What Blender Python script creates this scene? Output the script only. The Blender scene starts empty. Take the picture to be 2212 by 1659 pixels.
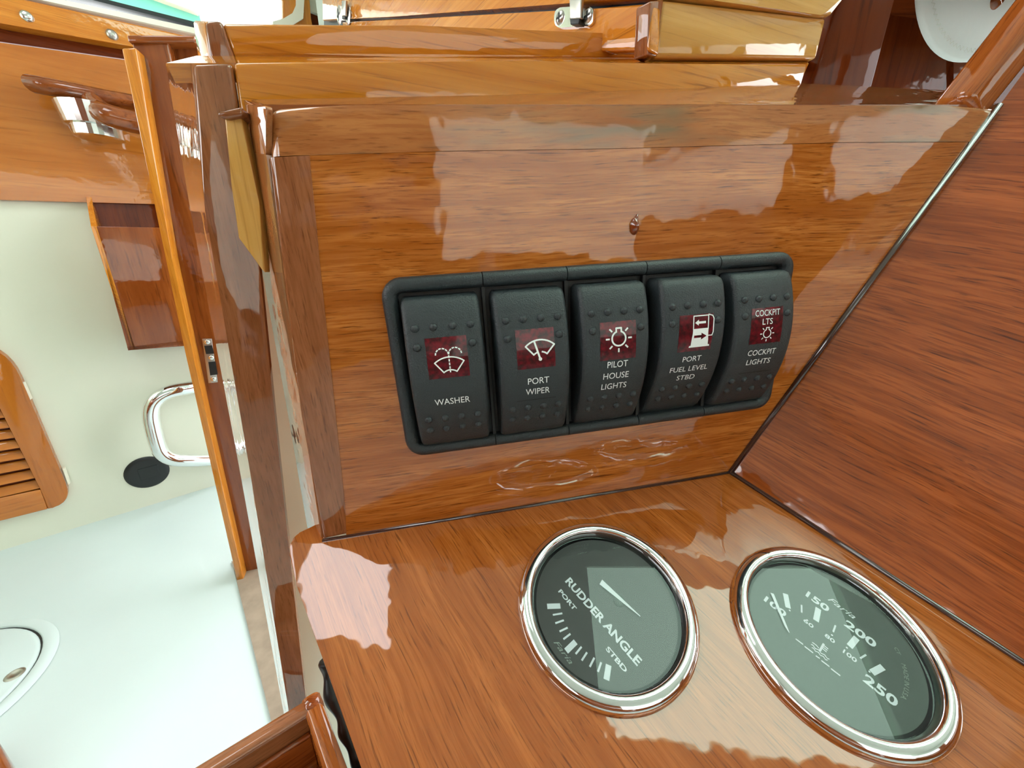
import bpy, bmesh, math, random
from mathutils import Vector, Matrix
random.seed(4)
scn = bpy.context.scene
COL = scn.collection

# ------------------------------------------------------------------ camera
W_, H_ = 2212.0, 1659.0
F = 812.0                       # focal length in pixels (phone ultra-wide)
PITCH = math.radians(18.2)
CAMZ = 0.60
cam_d = bpy.data.cameras.new('camera'); cam_d.sensor_fit = 'HORIZONTAL'
cam_d.sensor_width = 36.0; cam_d.lens = 36.0 * F / W_
cam_d.clip_start = 0.005; cam_d.clip_end = 200
cam = bpy.data.objects.new('camera', cam_d); COL.objects.link(cam)
cam.location = (0, 0, CAMZ); cam.rotation_euler = (math.pi / 2 - PITCH, 0, 0)
scn.camera = cam
# ------------------------------------------------------------------ sky / exposure
world = bpy.data.worlds.new('sky'); scn.world = world; world.use_nodes = True
bg = world.node_tree.nodes['Background']
bg.inputs['Color'].default_value = (0.95, 0.99, 1.0, 1); bg.inputs['Strength'].default_value = 11.0
vs = scn.view_settings
vs.view_transform = 'Standard'; vs.look = 'None'; vs.gamma = 1.0; vs.exposure = -0.45
vs.use_curve_mapping = False

# ------------------------------------------------------------------ maths
S = 0.023                                    # one gauge radius in metres
CAMP = Vector((0, 0, CAMZ))
def ray(px, py):
    x, y = (px - 1106.0) / F, (py - 829.5) / F
    s, c = math.sin(PITCH), math.cos(PITCH)
    return Vector((x, -s * y + c, -c * y - s))
class Plane:
    def __init__(self, p, n): self.p = Vector(p); self.n = Vector(n).normalized()
    def off(self, d): return Plane(self.p + self.n * d, self.n)      # + = toward the viewer side
    def hit(self, px, py):
        r = ray(px, py); return CAMP + r * ((self.p - CAMP).dot(self.n) / r.dot(self.n))
def depth_pt(px, py, z): return CAMP + ray(px, py) * z
def vplane(a, b):                            # upright plane through two points, facing the camera
    d = Vector((b.x - a.x, b.y - a.y, 0)); n = Vector((d.y, -d.x, 0)).normalized()
    if (CAMP - a).dot(n) < 0: n = -n
    return Plane(a, n)
NG = Vector((0.004, -0.3270, 0.9450)).normalized()           # gauge shelf normal
UD = Vector((0.98147, 0.18233, 0.05894)).normalized()        # along the switch panel
WD = Vector((0.60565, -0.75119, -0.26249)).normalized()      # along the shelf's right side
A0 = CAMP + Vector((-2.79332, 4.58188, -3.95077)) * S
B0 = CAMP + Vector((3.85715, 5.81741, -3.5514)) * S
VD = Vector((-0.05795, -0.01077, 0.99826)).normalized()
MN = UD.cross(VD).normalized()
if MN.y > 0: MN = -MN
PM = Plane(A0, MN)                                           # switch panel face
PG = Plane(A0, NG)                                           # gauge shelf face
RR = Vector((0.5019, 0.09324, 0.85988)).normalized()
NW = WD.cross(RR).normalized()
if NW.x > 0: NW = -NW
PW = Plane(B0, NW)                                           # right-hand wall face
def K(k): return PM.off(-k * S)

# ------------------------------------------------------------------ object helpers
MATW = {}
def link(o, name, parent=None, M=None):
    M = M or Matrix.Identity(4)
    COL.objects.link(o); MATW[o.name] = M
    if parent is not None:
        o.parent = parent; o.matrix_basis = MATW[parent.name].inverted() @ M
    else: o.matrix_basis = M
    return o
def tag(o, label=None, cat=None, group=None, kind=None):
    if label: o['label'] = label
    if cat: o['category'] = cat
    if group: o['group'] = group
    if kind: o['kind'] = kind
    return o
def thing(name, label, cat, M=None, group=None, kind=None):
    o = bpy.data.objects.new(name, None); o.empty_display_size = 0.01
    link(o, name, None, M)
    return tag(o, label, cat, group, kind)
def mobj(name, bm, mat, parent=None, M=None, smooth=False, label=None):
    me = bpy.data.meshes.new(name)
    bmesh.ops.recalc_face_normals(bm, faces=bm.faces[:])
    bm.to_mesh(me); bm.free()
    if smooth:
        for p in me.polygons: p.use_smooth = True
    me.materials.append(mat)
    o = bpy.data.objects.new(name, me)
    link(o, name, parent, M)
    if label: o['label'] = label
    return o
def meobj(name, me, parent, M, label=None):
    o = bpy.data.objects.new(name, me); link(o, name, parent, M)
    if label: o['label'] = label
    return o
def frame(o, x, z):
    z = Vector(z).normalized(); x = Vector(x); x = (x - z * x.dot(z)).normalized(); y = z.cross(x)
    m = Matrix.Identity(4)
    for i in range(3): m[i][0], m[i][1], m[i][2], m[i][3] = x[i], y[i], z[i], o[i]
    return m
def bevel(bm, w, seg=3, edges=None):
    if w > 0:
        bmesh.ops.bevel(bm, geom=edges or bm.edges[:], offset=w, segments=seg, profile=0.5, affect='EDGES', clamp_overlap=True)
def prism_bm(pts2, z0, z1, bev=0, seg=3, top_only=False, sel=None, selv=()):
    bm = bmesh.new()
    lo = [bm.verts.new((p[0], p[1], z0)) for p in pts2]; hi = [bm.verts.new((p[0], p[1], z1)) for p in pts2]
    n = len(pts2)
    bm.faces.new(hi); bm.faces.new(lo[::-1])
    for i in range(n): bm.faces.new((lo[i], lo[(i + 1) % n], hi[(i + 1) % n], hi[i]))
    if bev:
        if sel is not None:
            ok = [{hi[i], hi[(i + 1) % n]} for i in sel] + [{hi[i], lo[i]} for i in selv]
            bevel(bm, bev, seg, [e for e in bm.edges if set(e.verts) in ok]); return bm
        e = [e for e in bm.edges if all(v.co.z > (z0 + z1) / 2 for v in e.verts)] if top_only else None
        bevel(bm, bev, seg, e)
    return bm
def slab(name, pts, normal, thick, mat, parent=None, bev=0.0, grain=None, seg=3, smooth=True, label=None, top_only=False, sel=None, selv=()):
    """coplanar 3-D outline -> board of the given thickness; local X is the grain"""
    pts = [Vector(p) for p in pts]
    c = sum(pts, Vector()) / len(pts)
    M = frame(c, grain if grain is not None else pts[1] - pts[0], normal); Mi = M.inverted()
    bm = prism_bm([(Mi @ p).to_2d() for p in pts], -thick, 0, bev, seg, top_only, sel, selv)
    o = mobj(name, bm, mat, parent, M, label=label)
    if bev and smooth: autosmooth(o.data)
    return o
def autosmooth(me, ang=35):
    for p in me.polygons: p.use_smooth = True
    try: me.set_sharp_from_angle(angle=math.radians(ang))
    except Exception: pass
def pslab(name, px, plane, thick, mat, parent=None, **k):
    return slab(name, [plane.hit(*p) for p in px], plane.n, thick, mat, parent, **k)
def box_bm(cx, cy, cz, sx, sy, sz, bev=0, seg=2, bm=None):
    b = bmesh.new(); bmesh.ops.create_cube(b, size=1)
    for v in b.verts: v.co = Vector((cx + v.co.x * sx, cy + v.co.y * sy, cz + v.co.z * sz))
    if bev: bevel(b, bev, seg)
    if bm is None: return b
    me = bpy.data.meshes.new('t'); b.to_mesh(me); b.free(); bm.from_mesh(me); bpy.data.meshes.remove(me); return bm
def lathe_bm(prof, n=64, close_axis=True):
    bm = bmesh.new(); rings = []
    for r, z in prof:
        if r < 1e-7: rings.append([bm.verts.new((0, 0, z))])
        else: rings.append([bm.verts.new((r * math.cos(2 * math.pi * i / n), r * math.sin(2 * math.pi * i / n), z)) for i in range(n)])
    for a, b in zip(rings, rings[1:]):
        for i in range(n):
            j = (i + 1) % n
            if len(a) == 1 and len(b) == 1: continue
            if len(a) == 1: bm.faces.new((a[0], b[i], b[j]))
            elif len(b) == 1: bm.faces.new((a[i], a[j], b[0]))
            else: bm.faces.new((a[i], a[j], b[j], b[i]))
    return bm
def tube_bm(path, rad, n=12, bm=None, caps=True, sy=1.0):
    bm = bm or bmesh.new(); path = [Vector(p) for p in path]
    rads = rad if isinstance(rad, (list, tuple)) else [rad] * len(path)
    rings = []; up = None
    for i, p in enumerate(path):
        t = (path[min(i + 1, len(path) - 1)] - path[max(i - 1, 0)]).normalized()
        if up is None:
            up = Vector((0, 0, 1)) if abs(t.z) < .9 else Vector((1, 0, 0))
        up = (up - t * up.dot(t)).normalized(); sd = t.cross(up)
        rings.append([bm.verts.new(p + (up * math.cos(2 * math.pi * k / n) * sy + sd * math.sin(2 * math.pi * k / n)) * rads[i]) for k in range(n)])
    for a, b in zip(rings, rings[1:]):
        for i in range(n): bm.faces.new((a[i], a[(i + 1) % n], b[(i + 1) % n], b[i]))
    if caps: bm.faces.new(rings[0][::-1]); bm.faces.new(rings[-1])
    return bm
def smooth_path(pts, it=3):
    pts = [Vector(p) for p in pts]
    for _ in range(it):
        q = [pts[0]]
        for a, b in zip(pts, pts[1:]): q += [a * .75 + b * .25, a * .25 + b * .75]
        pts = q + [pts[-1]]
    return pts
def text_bm(s, size=1.0, xs=1.0, shear=0.0, align='CENTER', bold=0.0):
    cu = bpy.data.curves.new('txt', 'FONT'); cu.body = s; cu.size = 1.0; cu.align_x = align; cu.shear = shear
    cu.resolution_u = 3; cu.offset = bold; cu.space_character = 1.0
    ob = bpy.data.objects.new('txt', cu); COL.objects.link(ob)
    dg = bpy.context.evaluated_depsgraph_get(); me = bpy.data.meshes.new_from_object(ob.evaluated_get(dg))
    bm = bmesh.new(); bm.from_mesh(me)
    bpy.data.meshes.remove(me); bpy.data.objects.remove(ob); bpy.data.curves.remove(cu)
    k = size / 0.72          # cap height -> size
    for v in bm.verts: v.co = Vector((v.co.x * k * xs, v.co.y * k, 0))
    return bm
def fit_text(s, x0, x1, y0, h, shear=0.0, bold=0.0):
    """flat lettering from x0 to x1, baseline y0, cap height h"""
    bm = text_bm(s, 1.0, 1.0, shear, 'LEFT', bold)
    xa = min(v.co.x for v in bm.verts); xb = max(v.co.x for v in bm.verts)
    for v in bm.verts: v.co = Vector((x0 + (v.co.x - xa) / (xb - xa) * (x1 - x0), y0 + v.co.y * h, 0))
    return bm
def quad(bm, pts, z=0): bm.faces.new([bm.verts.new((p[0], p[1], z)) for p in pts])
def stroke(bm, pts, wid, z=0, closed=False):
    pts = [Vector((p[0], p[1])) for p in pts]
    if closed: pts = pts + [pts[0]]
    for a, b in zip(pts, pts[1:]):
        d = b - a
        if d.length < 1e-9: continue
        d.normalize(); nn = Vector((-d.y, d.x)) * wid / 2; ex = d * wid * .3
        quad(bm, [a - nn - ex, b - nn + ex, b + nn + ex, a + nn - ex], z)
def arc(cx, cy, r, a0, a1, n=16, sy=1.0):
    return [(cx + r * math.cos(math.radians(a0 + (a1 - a0) * i / n)), cy + r * sy * math.sin(math.radians(a0 + (a1 - a0) * i / n))) for i in range(n + 1)]

# ------------------------------------------------------------------ materials
def srgb(r, g, b):
    f = lambda c: (c / 255 / 12.92) if c / 255 <= .04045 else ((c / 255 + .055) / 1.055) ** 2.4
    return (f(r), f(g), f(b), 1)
def new_mat(name):
    m = bpy.data.materials.new(name); m.use_nodes = True
    return m, m.node_tree, m.node_tree.nodes['Principled BSDF']
def plain(name, col, rough=.5, metal=0.0, spec=.5, coat=0.0, bump=0.0, bscale=400, var=0.0, vscale=30):
    m, nt, b = new_mat(name)
    b.inputs['Base Color'].default_value = col; b.inputs['Roughness'].default_value = rough
    b.inputs['Metallic'].default_value = metal; b.inputs['Specular IOR Level'].default_value = spec
    b.inputs['Coat Weight'].default_value = coat; b.inputs['Coat Roughness'].default_value = .03
    tc = nt.nodes.new('ShaderNodeTexCoord')
    if bump:
        n = nt.nodes.new('ShaderNodeTexNoise'); n.inputs['Scale'].default_value = bscale; n.inputs['Detail'].default_value = 3
        bp = nt.nodes.new('ShaderNodeBump'); bp.inputs['Strength'].default_value = bump; bp.inputs['Distance'].default_value = .001
        nt.links.new(tc.outputs['Object'], n.inputs['Vector']); nt.links.new(n.outputs['Fac'], bp.inputs['Height']); nt.links.new(bp.outputs['Normal'], b.inputs['Normal'])
    if var:
        n = nt.nodes.new('ShaderNodeTexNoise'); n.inputs['Scale'].default_value = vscale; n.inputs['Detail'].default_value = 5
        nt.links.new(tc.outputs['Object'], n.inputs['Vector'])
        r = nt.nodes.new('ShaderNodeValToRGB'); r.color_ramp.elements[0].position = .35; r.color_ramp.elements[1].position = .65
        r.color_ramp.elements[0].color = tuple(c * (1 - var) for c in col[:3]) + (1,); r.color_ramp.elements[1].color = col
        nt.links.new(n.outputs['Fac'], r.inputs['Fac']); nt.links.new(r.outputs['Color'], b.inputs['Base Color'])
    return m
def wood(name, light, mid, dark, grain=(30, 500), streak=.55, wave=.12, coat=1.0, stain=None, seed=0.0, crough=.03, band=60.0):
    """varnished timber: grain runs along the object's local X"""
    m, nt, b = new_mat(name); N = nt.nodes.new; L = nt.links.new
    tc = N('ShaderNodeTexCoord'); oi = N('ShaderNodeObjectInfo')
    ad = N('ShaderNodeVectorMath'); ad.operation = 'ADD'
    sc = N('ShaderNodeVectorMath'); sc.operation = 'SCALE'; sc.inputs[0].default_value = (1.7, 2.3, .9)
    L(oi.outputs['Random'], sc.inputs['Scale']); L(tc.outputs['Object'], ad.inputs[0]); L(sc.outputs[0], ad.inputs[1])
    # slow warp so grain lines wander
    wn = N('ShaderNodeTexNoise'); wn.inputs['Scale'].default_value = 18; wn.inputs['Detail'].default_value = 2
    L(ad.outputs[0], wn.inputs['Vector'])
    wv = N('ShaderNodeVectorMath'); wv.operation = 'MULTIPLY_ADD'; wv.inputs[1].default_value = (0, wave * .04, wave * .04)
    L(wn.outputs['Color'], wv.inputs[0]); L(ad.outputs[0], wv.inputs[2])
    def layer(sx, sy, det, rough):
        mp = N('ShaderNodeMapping'); mp.inputs['Scale'].default_value = (sx, sy, sy); L(wv.outputs[0], mp.inputs['Vector'])
        n = N('ShaderNodeTexNoise'); n.inputs['Scale'].default_value = 1.0; n.inputs['Detail'].default_value = det; n.inputs['Roughness'].default_value = rough
        L(mp.outputs[0], n.inputs['Vector']); return n
    n1 = layer(grain[0] * .25, band, 3, .55)          # broad colour bands
    n2 = layer(grain[0], grain[1], 4, .6)             # fine grain
    n3 = layer(grain[0] * 1.3, grain[1] * 1.6, 3, .6) # dark pores
    r1 = N('ShaderNodeValToRGB'); e = r1.color_ramp.elements
    e[0].position = .3; e[0].color = mid; e[1].position = .68; e[1].color = light
    L(n1.outputs['Fac'], r1.inputs['Fac'])
    r2 = N('ShaderNodeValToRGB'); e = r2.color_ramp.elements
    e[0].position = .38; e[0].color = (1, 1, 1, 1); e[1].position = .56; e[1].color = (0, 0, 0, 1); L(n2.outputs['Fac'], r2.inputs['Fac'])
    r3 = N('ShaderNodeValToRGB'); e = r3.color_ramp.elements
    e[0].position = .29; e[0].color = (.85, .85, .85, 1); e[1].position = .44; e[1].color = (0, 0, 0, 1); L(n3.outputs['Fac'], r3.inputs['Fac'])
    mul = N('ShaderNodeMath'); mul.operation = 'MULTIPLY'; mul.inputs[1].default_value = streak; L(r2.outputs['Color'], mul.inputs[0])
    mx = N('ShaderNodeMix'); mx.data_type = 'RGBA'; L(mul.outputs[0], mx.inputs['Factor']); L(r1.outputs['Color'], mx.inputs['A']); mx.inputs['B'].default_value = mid
    mul2 = N('ShaderNodeMath'); mul2.operation = 'MULTIPLY'; mul2.inputs[1].default_value = min(1, streak * 1.2); L(r3.outputs['Color'], mul2.inputs[0])
    mx2 = N('ShaderNodeMix'); mx2.data_type = 'RGBA'; L(mul2.outputs[0], mx2.inputs['Factor']); L(mx.outputs['Result'], mx2.inputs['A']); mx2.inputs['B'].default_value = dark
    out = mx2.outputs['Result']
    if stain:                                        # old grey-green water stain in the timber
        ns = layer(14, 90, 3, .6); rs = N('ShaderNodeValToRGB'); e = rs.color_ramp.elements
        e[0].position = .54; e[0].color = (0, 0, 0, 1); e[1].position = .66; e[1].color = (.75, .75, .75, 1); L(ns.outputs['Fac'], rs.inputs['Fac'])
        mx3 = N('ShaderNodeMix'); mx3.data_type = 'RGBA'; L(rs.outputs['Color'], mx3.inputs['Factor']); L(out, mx3.inputs['A']); mx3.inputs['B'].default_value = stain
        out = mx3.outputs['Result']
    L(out, b.inputs['Base Color'])
    b.inputs['Roughness'].default_value = .6; b.inputs['Specular IOR Level'].default_value = 0.0
    b.inputs['Coat Weight'].default_value = coat; b.inputs['Coat Roughness'].default_value = crough; b.inputs['Coat IOR'].default_value = 1.6
    cn = N('ShaderNodeTexNoise'); cn.inputs['Scale'].default_value = 70; cn.inputs['Detail'].default_value = 2; L(ad.outputs[0], cn.inputs['Vector'])
    bp = N('ShaderNodeBump'); bp.inputs['Strength'].default_value = .10; bp.inputs['Distance'].default_value = .002
    L(cn.outputs['Fac'], bp.inputs['Height']); L(bp.outputs['Normal'], b.inputs['Coat Normal'])
    return m
M_ = {}
M_['panel'] = wood('teak_panel', srgb(200, 122, 56), srgb(160, 84, 28), srgb(84, 36, 12), grain=(60, 1400), streak=.9, band=220)
M_['cap'] = wood('teak_cap', srgb(190, 122, 70), srgb(160, 92, 48), srgb(92, 48, 26), grain=(90, 1200), streak=.6, stain=srgb(122, 102, 76), band=70)
M_['stile'] = wood('teak_stile', srgb(158, 98, 62), srgb(130, 74, 42), srgb(80, 38, 18), grain=(90, 1200), streak=.6, band=160)
M_['shelf'] = wood('teak_shelf', srgb(174, 98, 42), srgb(144, 73, 26), srgb(92, 42, 13), grain=(50, 1300), streak=.8, band=220)
M_['side'] = wood('mahogany_wall', srgb(168, 86, 36), srgb(126, 56, 17), srgb(64, 24, 7), grain=(45, 1000), streak=.85, band=180)
M_['gold'] = wood('gold_teak', srgb(214, 140, 50), srgb(190, 112, 30), srgb(130, 70, 20), grain=(16, 600), streak=.6, band=120, wave=.05)
M_['tan'] = wood('pale_teak', srgb(218, 166, 92), srgb(200, 144, 68), srgb(150, 96, 40), grain=(16, 600), streak=.4, band=120, wave=.05)
M_['warm'] = wood('warm_teak', srgb(190, 116, 46), srgb(166, 92, 28), srgb(116, 58, 16), grain=(7, 90), streak=.4, band=22)
M_['brown'] = wood('brown_teak', srgb(146, 78, 34), srgb(116, 54, 18), srgb(70, 28, 8), grain=(10, 110), streak=.6, band=30)
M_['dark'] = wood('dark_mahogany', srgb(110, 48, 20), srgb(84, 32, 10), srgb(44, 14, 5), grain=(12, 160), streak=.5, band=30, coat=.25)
M_['white'] = plain('white_gelcoat', srgb(222, 224, 206), .35, coat=.3, var=.04, vscale=4)
M_['floorw'] = plain('floor_gelcoat', srgb(206, 220, 220), .4, coat=.2, var=.04, vscale=5)
M_['head'] = plain('headliner', srgb(190, 198, 186), .6)
M_['sill'] = plain('worn_sill', srgb(158, 140, 122), .6, var=.25, vscale=40)
M_['black'] = plain('black_plastic', srgb(36, 42, 45), .4, bump=.25, bscale=2500)
M_['rocker'] = plain('rocker_plastic', srgb(40, 46, 49), .42, bump=.3, bscale=2500)
M_['recess'] = plain('recess_black', srgb(14, 15, 17), .5)
M_['rubber'] = plain('black_rubber', srgb(24, 27, 30), .35)
M_['print'] = plain('white_print', srgb(238, 240, 238), .5)
M_['chrome'] = plain('chrome', (.86, .87, .88, 1), .06, metal=1.0)
M_['steel'] = plain('polished_steel', (.72, .72, .7, 1), .16, metal=1.0)
M_['nickel'] = plain('nickel_plate', (.5, .47, .44, 1), .3, metal=1.0)
M_['dial'] = plain('dial_black', srgb(40, 37, 35), .45)
M_['dialg'] = plain('dial_grey', srgb(62, 72, 64), .45)  # temperature dial: greenish reflection of the glass put into the colour
M_['ring'] = plain('inner_ring', srgb(26, 26, 28), .25)
M_['gprint'] = plain('dial_print', srgb(232, 236, 240), .5)
M_['fprint'] = plain('faint_print', srgb(140, 150, 140), .5)
M_['cream'] = plain('cream_gasket', srgb(236, 232, 214), .5)
M_['cover'] = plain('canvas_cover', srgb(236, 240, 236), .7, bump=.4, bscale=60)
def tint_mat(name, col):
    m = bpy.data.materials.new(name); m.use_nodes = True; nt = m.node_tree
    for n in list(nt.nodes): nt.nodes.remove(n)
    o = nt.nodes.new('ShaderNodeOutputMaterial'); t = nt.nodes.new('ShaderNodeBsdfTransparent'); t.inputs[0].default_value = col
    nt.links.new(t.outputs[0], o.inputs[0]); return m
M_['hatch'] = tint_mat('green_acrylic', (.84, .97, .88, 1))
def translucent(m, fac):
    nt = m.node_tree; o = [n for n in nt.nodes if n.type == 'OUTPUT_MATERIAL'][0]; b = nt.nodes['Principled BSDF']
    t = nt.nodes.new('ShaderNodeBsdfTranslucent'); t.inputs['Color'].default_value = (.8, .84, .82, 1); mx = nt.nodes.new('ShaderNodeMixShader'); mx.inputs[0].default_value = fac
    nt.links.new(b.outputs[0], mx.inputs[1]); nt.links.new(t.outputs[0], mx.inputs[2]); nt.links.new(mx.outputs[0], o.inputs[0])
translucent(M_['cover'], .35)
M_['diffuser'] = plain('added_diffuser', srgb(214, 210, 190), .8)  # for unseen translucent sheets added to dim and spread window light
translucent(M_['diffuser'], .55)
M_['thread'] = plain('thread', srgb(205, 208, 200), .8)
M_['cyan'] = plain('cyan_cloth', srgb(120, 214, 210), .7)
M_['drip'] = plain('varnish_drip', srgb(120, 50, 16), .1, coat=1.0)
M_['bead'] = plain('varnish_bead', srgb(60, 40, 36), .12, coat=1.0)
def lens_mat():
    m, nt, b = new_mat('red_lens'); N = nt.nodes.new; L = nt.links.new
    tc = N('ShaderNodeTexCoord'); n = N('ShaderNodeTexNoise'); n.inputs['Scale'].default_value = 700; n.inputs['Detail'].default_value = 3
    r = N('ShaderNodeValToRGB'); r.color_ramp.elements[0].position = .35; r.color_ramp.elements[0].color = srgb(70, 4, 18)
    r.color_ramp.elements[1].position = .7; r.color_ramp.elements[1].color = srgb(150, 12, 40)
    L(tc.outputs['Object'], n.inputs['Vector']); L(n.outputs['Fac'], r.inputs['Fac']); L(r.outputs['Color'], b.inputs['Base Color'])
    b.inputs['Roughness'].default_value = .3; b.inputs['Coat Weight'].default_value = 1; b.inputs['Coat Roughness'].default_value = .03
    return m
M_['lens'] = lens_mat()
def glass_mat(name, ior=1.9):
    m = bpy.data.materials.new(name); m.use_nodes = True; nt = m.node_tree
    for n in list(nt.nodes): nt.nodes.remove(n)
    o = nt.nodes.new('ShaderNodeOutputMaterial'); mx = nt.nodes.new('ShaderNodeMixShader'); fr = nt.nodes.new('ShaderNodeFresnel'); fr.inputs['IOR'].default_value = ior
    t = nt.nodes.new('ShaderNodeBsdfTransparent'); g = nt.nodes.new('ShaderNodeBsdfGlossy'); g.inputs['Roughness'].default_value = .01
    nt.links.new(fr.outputs[0], mx.inputs[0]); nt.links.new(t.outputs[0], mx.inputs[1]); nt.links.new(g.outputs[0], mx.inputs[2]); nt.links.new(mx.outputs[0], o.inputs[0])
    return m
M_['glass'] = glass_mat('gauge_glass', 1.42); M_['pane'] = glass_mat('window_glass', 1.45)

def strip(name, pa, pb, thick, mat, parent, label=None):
    """thick band between two 3-D polylines"""
    n = len(pa); c = pa[0]
    nn = (pb[0] - pa[0]).cross(pa[-1] - pa[0]).normalized()
    if nn.dot(CAMP - c) < 0: nn = -nn
    M = frame(c, pa[-1] - pa[0], nn); Mi = M.inverted(); bm = bmesh.new()
    v = [[bm.verts.new(Mi @ (p - nn * d)) for p in q] for q in (pa, pb) for d in (0, thick)]
    A, A2, B, B2 = v
    for i in range(n - 1):
        bm.faces.new((A[i], A[i + 1], B[i + 1], B[i])); bm.faces.new((A2[i], B2[i], B2[i + 1], A2[i + 1]))
        bm.faces.new((A[i], A2[i], A2[i + 1], A[i + 1])); bm.faces.new((B[i], B[i + 1], B2[i + 1], B2[i]))
    bm.faces.new((A[0], B[0], B2[0], A2[0])); bm.faces.new((A[-1], A2[-1], B2[-1], B[-1]))
    return mobj(name, bm, mat, parent, M, label=label)
def wallbox(name, x0, x1, y0, y1, z0, z1, mat):
    o = mobj(name, box_bm(0, 0, 0, x1 - x0, y1 - y0, z1 - z0), mat, None, Matrix.Translation(((x0 + x1) / 2, (y0 + y1) / 2, (z0 + z1) / 2)))
    return tag(o, kind='structure')
# ================================================================== SETTING
XH = Vector((1, 0, 0)); ZH = Vector((0, 0, 1))
floor = slab('floor', [(-2.6, -2.2, 0), (1.9, -2.2, 0), (1.9, 2.4, 0), (-2.6, 2.4, 0)], ZH, .04, M_['floorw'])
tag(floor, kind='structure')
# cabin wall at the left, runs diagonally
PF = Plane((0, 0, 0), (0, 0, 1))
wa, wb = PF.hit(0, 1190), PF.hit(460, 1050)
PL = vplane(wa, wb)
WX = (wb - wa).normalized()
def onwall(s, z, out=0): return wa + WX * s + Vector((0, 0, z)) + PL.n * out
wall_l = slab('wall_left', [onwall(-1.2, 0), onwall(1.6, 0), onwall(1.6, .72), onwall(-1.2, .72)], PL.n, .03, M_['white'])
tag(wall_l, kind='structure')
tag(pslab('trim_1', [(-260, 430), (0, 432), (340, 441), (760, 455), (760, 190), (330, 138), (0, 92), (-260, 52)], PL.off(.012), .012, M_['warm'], grain=WX, bev=.002), kind='structure')
tag(pslab('trim_2', [(-260, 50), (0, 90), (330, 136), (760, 188), (760, 150), (330, 105), (0, 45), (-260, -5)], PL.off(.004), .02, M_['dark'], grain=WX), kind='structure')
# window over the wall
win = thing('window_1', None, None, Matrix.Translation(onwall(.4, .9)), kind='structure')
pslab('window_sill', [(-260, -20), (0, 50), (330, 108), (760, 172), (760, 150), (420, 82), (0, -12), (-260, -80)], PL.off(.03), .05, M_['gold'], win, grain=WX, bev=.004)
pslab('gasket', [(-200, -70), (90, 0), (420, 72), (640, 108), (640, 97), (420, 60), (120, -4), (-200, -82)], PL.off(.034), .03, M_['cream'], win, bev=.001)
pslab('seal', [(-200, -84), (200, 0), (420, 56), (640, 96), (640, 88), (420, 47), (200, -9), (-200, -98)], PL.off(.036), .03, M_['rubber'], win)
pslab('pane', [(-200, -90), (420, 54), (660, 98), (660, -300), (-200, -420)], PL.off(.008), .004, M_['pane'], win)
pslab('window_post', [(655, 160), (612, 40), (612, -60), (668, -60), (668, 40), (700, 160)], PL.off(.02), .03, M_['gold'], win, grain=ZH, bev=.004)
cc = [(640, -80), (640, 10), (632, 28), (612, 40), (590, 46), (590, 60), (622, 60), (655, 40), (662, -80)]
pslab('corner_gasket', cc, PL.off(.026), .03, M_['cream'], win)
for px, py in ((57, 34), (242, 74), (648, 20)):
    c = PL.off(.032 if px < 600 else .022).hit(px, py)
    o = mobj('screw', lathe_bm([(0, .0028), (.0045, .0028), (.008, .001), (.009, -.002)], 20), M_['steel'] if px == 57 else M_['nickel'], win, frame(c, WX, PL.n), smooth=True)
tag(pslab('trim_3', [(668, 190), (668, -60), (770, -60), (770, 190)], PL.off(-.01), .03, M_['dark'], grain=ZH), kind='structure')
tag(slab('wall_left_blocker', [onwall(-1.2, 0), onwall(1.6, 0), onwall(1.6, .3), onwall(-1.2, .3)], PL.n, .03, M_['white']), kind='structure').location.z += (PL.hit(300, -120).z - CAMZ) + CAMZ  # unseen, added above the window to cut daylight in the cabin
wallbox('wall_cabin_blocker', -.42, -.40, 1.02, 2.4, CAMZ + .3, CAMZ + .95, M_['head'])  # unseen hanging panel, added to hold front daylight off the cabin
wallbox('wall_front_blocker', -.6, 1.9, 1.75, 1.78, 0, CAMZ + .55, M_['brown'])  # unseen, added to block sky light reaching the cabin floor
oc = thing('deck_canopy', 'cyan cloth edge outside the cabin window', 'canopy', Matrix.Translation(onwall(.1, .9, -.35)))
pslab('cloth', [(-250, -170), (180, -60), (430, 30), (450, 110), (100, 60), (-250, 0)], PL.off(-.3), .02, M_['cyan'], oc)
o_rail = pslab('hem', [(180, -62), (430, 28), (430, 22), (180, -70)], PL.off(-.28), .02, M_['cream'], oc)

# right wall
wr = pslab('wall_right', [(1578, 1020), (1864, 630), (2158, 229), (2420, -128), (2800, 200), (2800, 1300), (2520, 1640), (2212, 1432)], PW, .02, M_['side'], grain=WD)
tag(wr, kind='structure')
# pilothouse roof, posts and walls around the viewer (windows open between them)
rz = CAMZ + .95
# headliner with two open hatches
HX = [-1.0, -.62, -.24, .22, .92, 1.9]
def roof_piece(bm, x0, x1, y0, y1): box_bm((x0 + x1) / 2, (y0 + y1) / 2, rz + .015, x1 - x0, y1 - y0, .03, bm=bm)
bm = bmesh.new()
roof_piece(bm, -1.0, -.75, -2.2, .75); roof_piece(bm, -.75, -.41, -2.2, -.07); roof_piece(bm, -.75, -.41, .42, 2.4)
roof_piece(bm, -.41, .22, -2.2, 1.05); roof_piece(bm, .22, .92, -2.2, -.22); roof_piece(bm, .22, .92, .24, 1.05); roof_piece(bm, .92, 1.9, -2.2, 1.05)
tag(mobj('ceiling', bm, M_['head']), kind='structure')
wallbox('ceiling_cabin', -2.6, -.75, .75, 2.4, rz, rz + .03, M_['head'])  # cabin roof pieces are unseen, added to shut out open sky
wallbox('ceiling_cabin_side', -2.6, -1.0, .3, .75, rz, rz + .03, M_['head'])
wallbox('wall_cabin', -2.6, -1.0, .27, .3, 0, rz, M_['white'])
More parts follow.
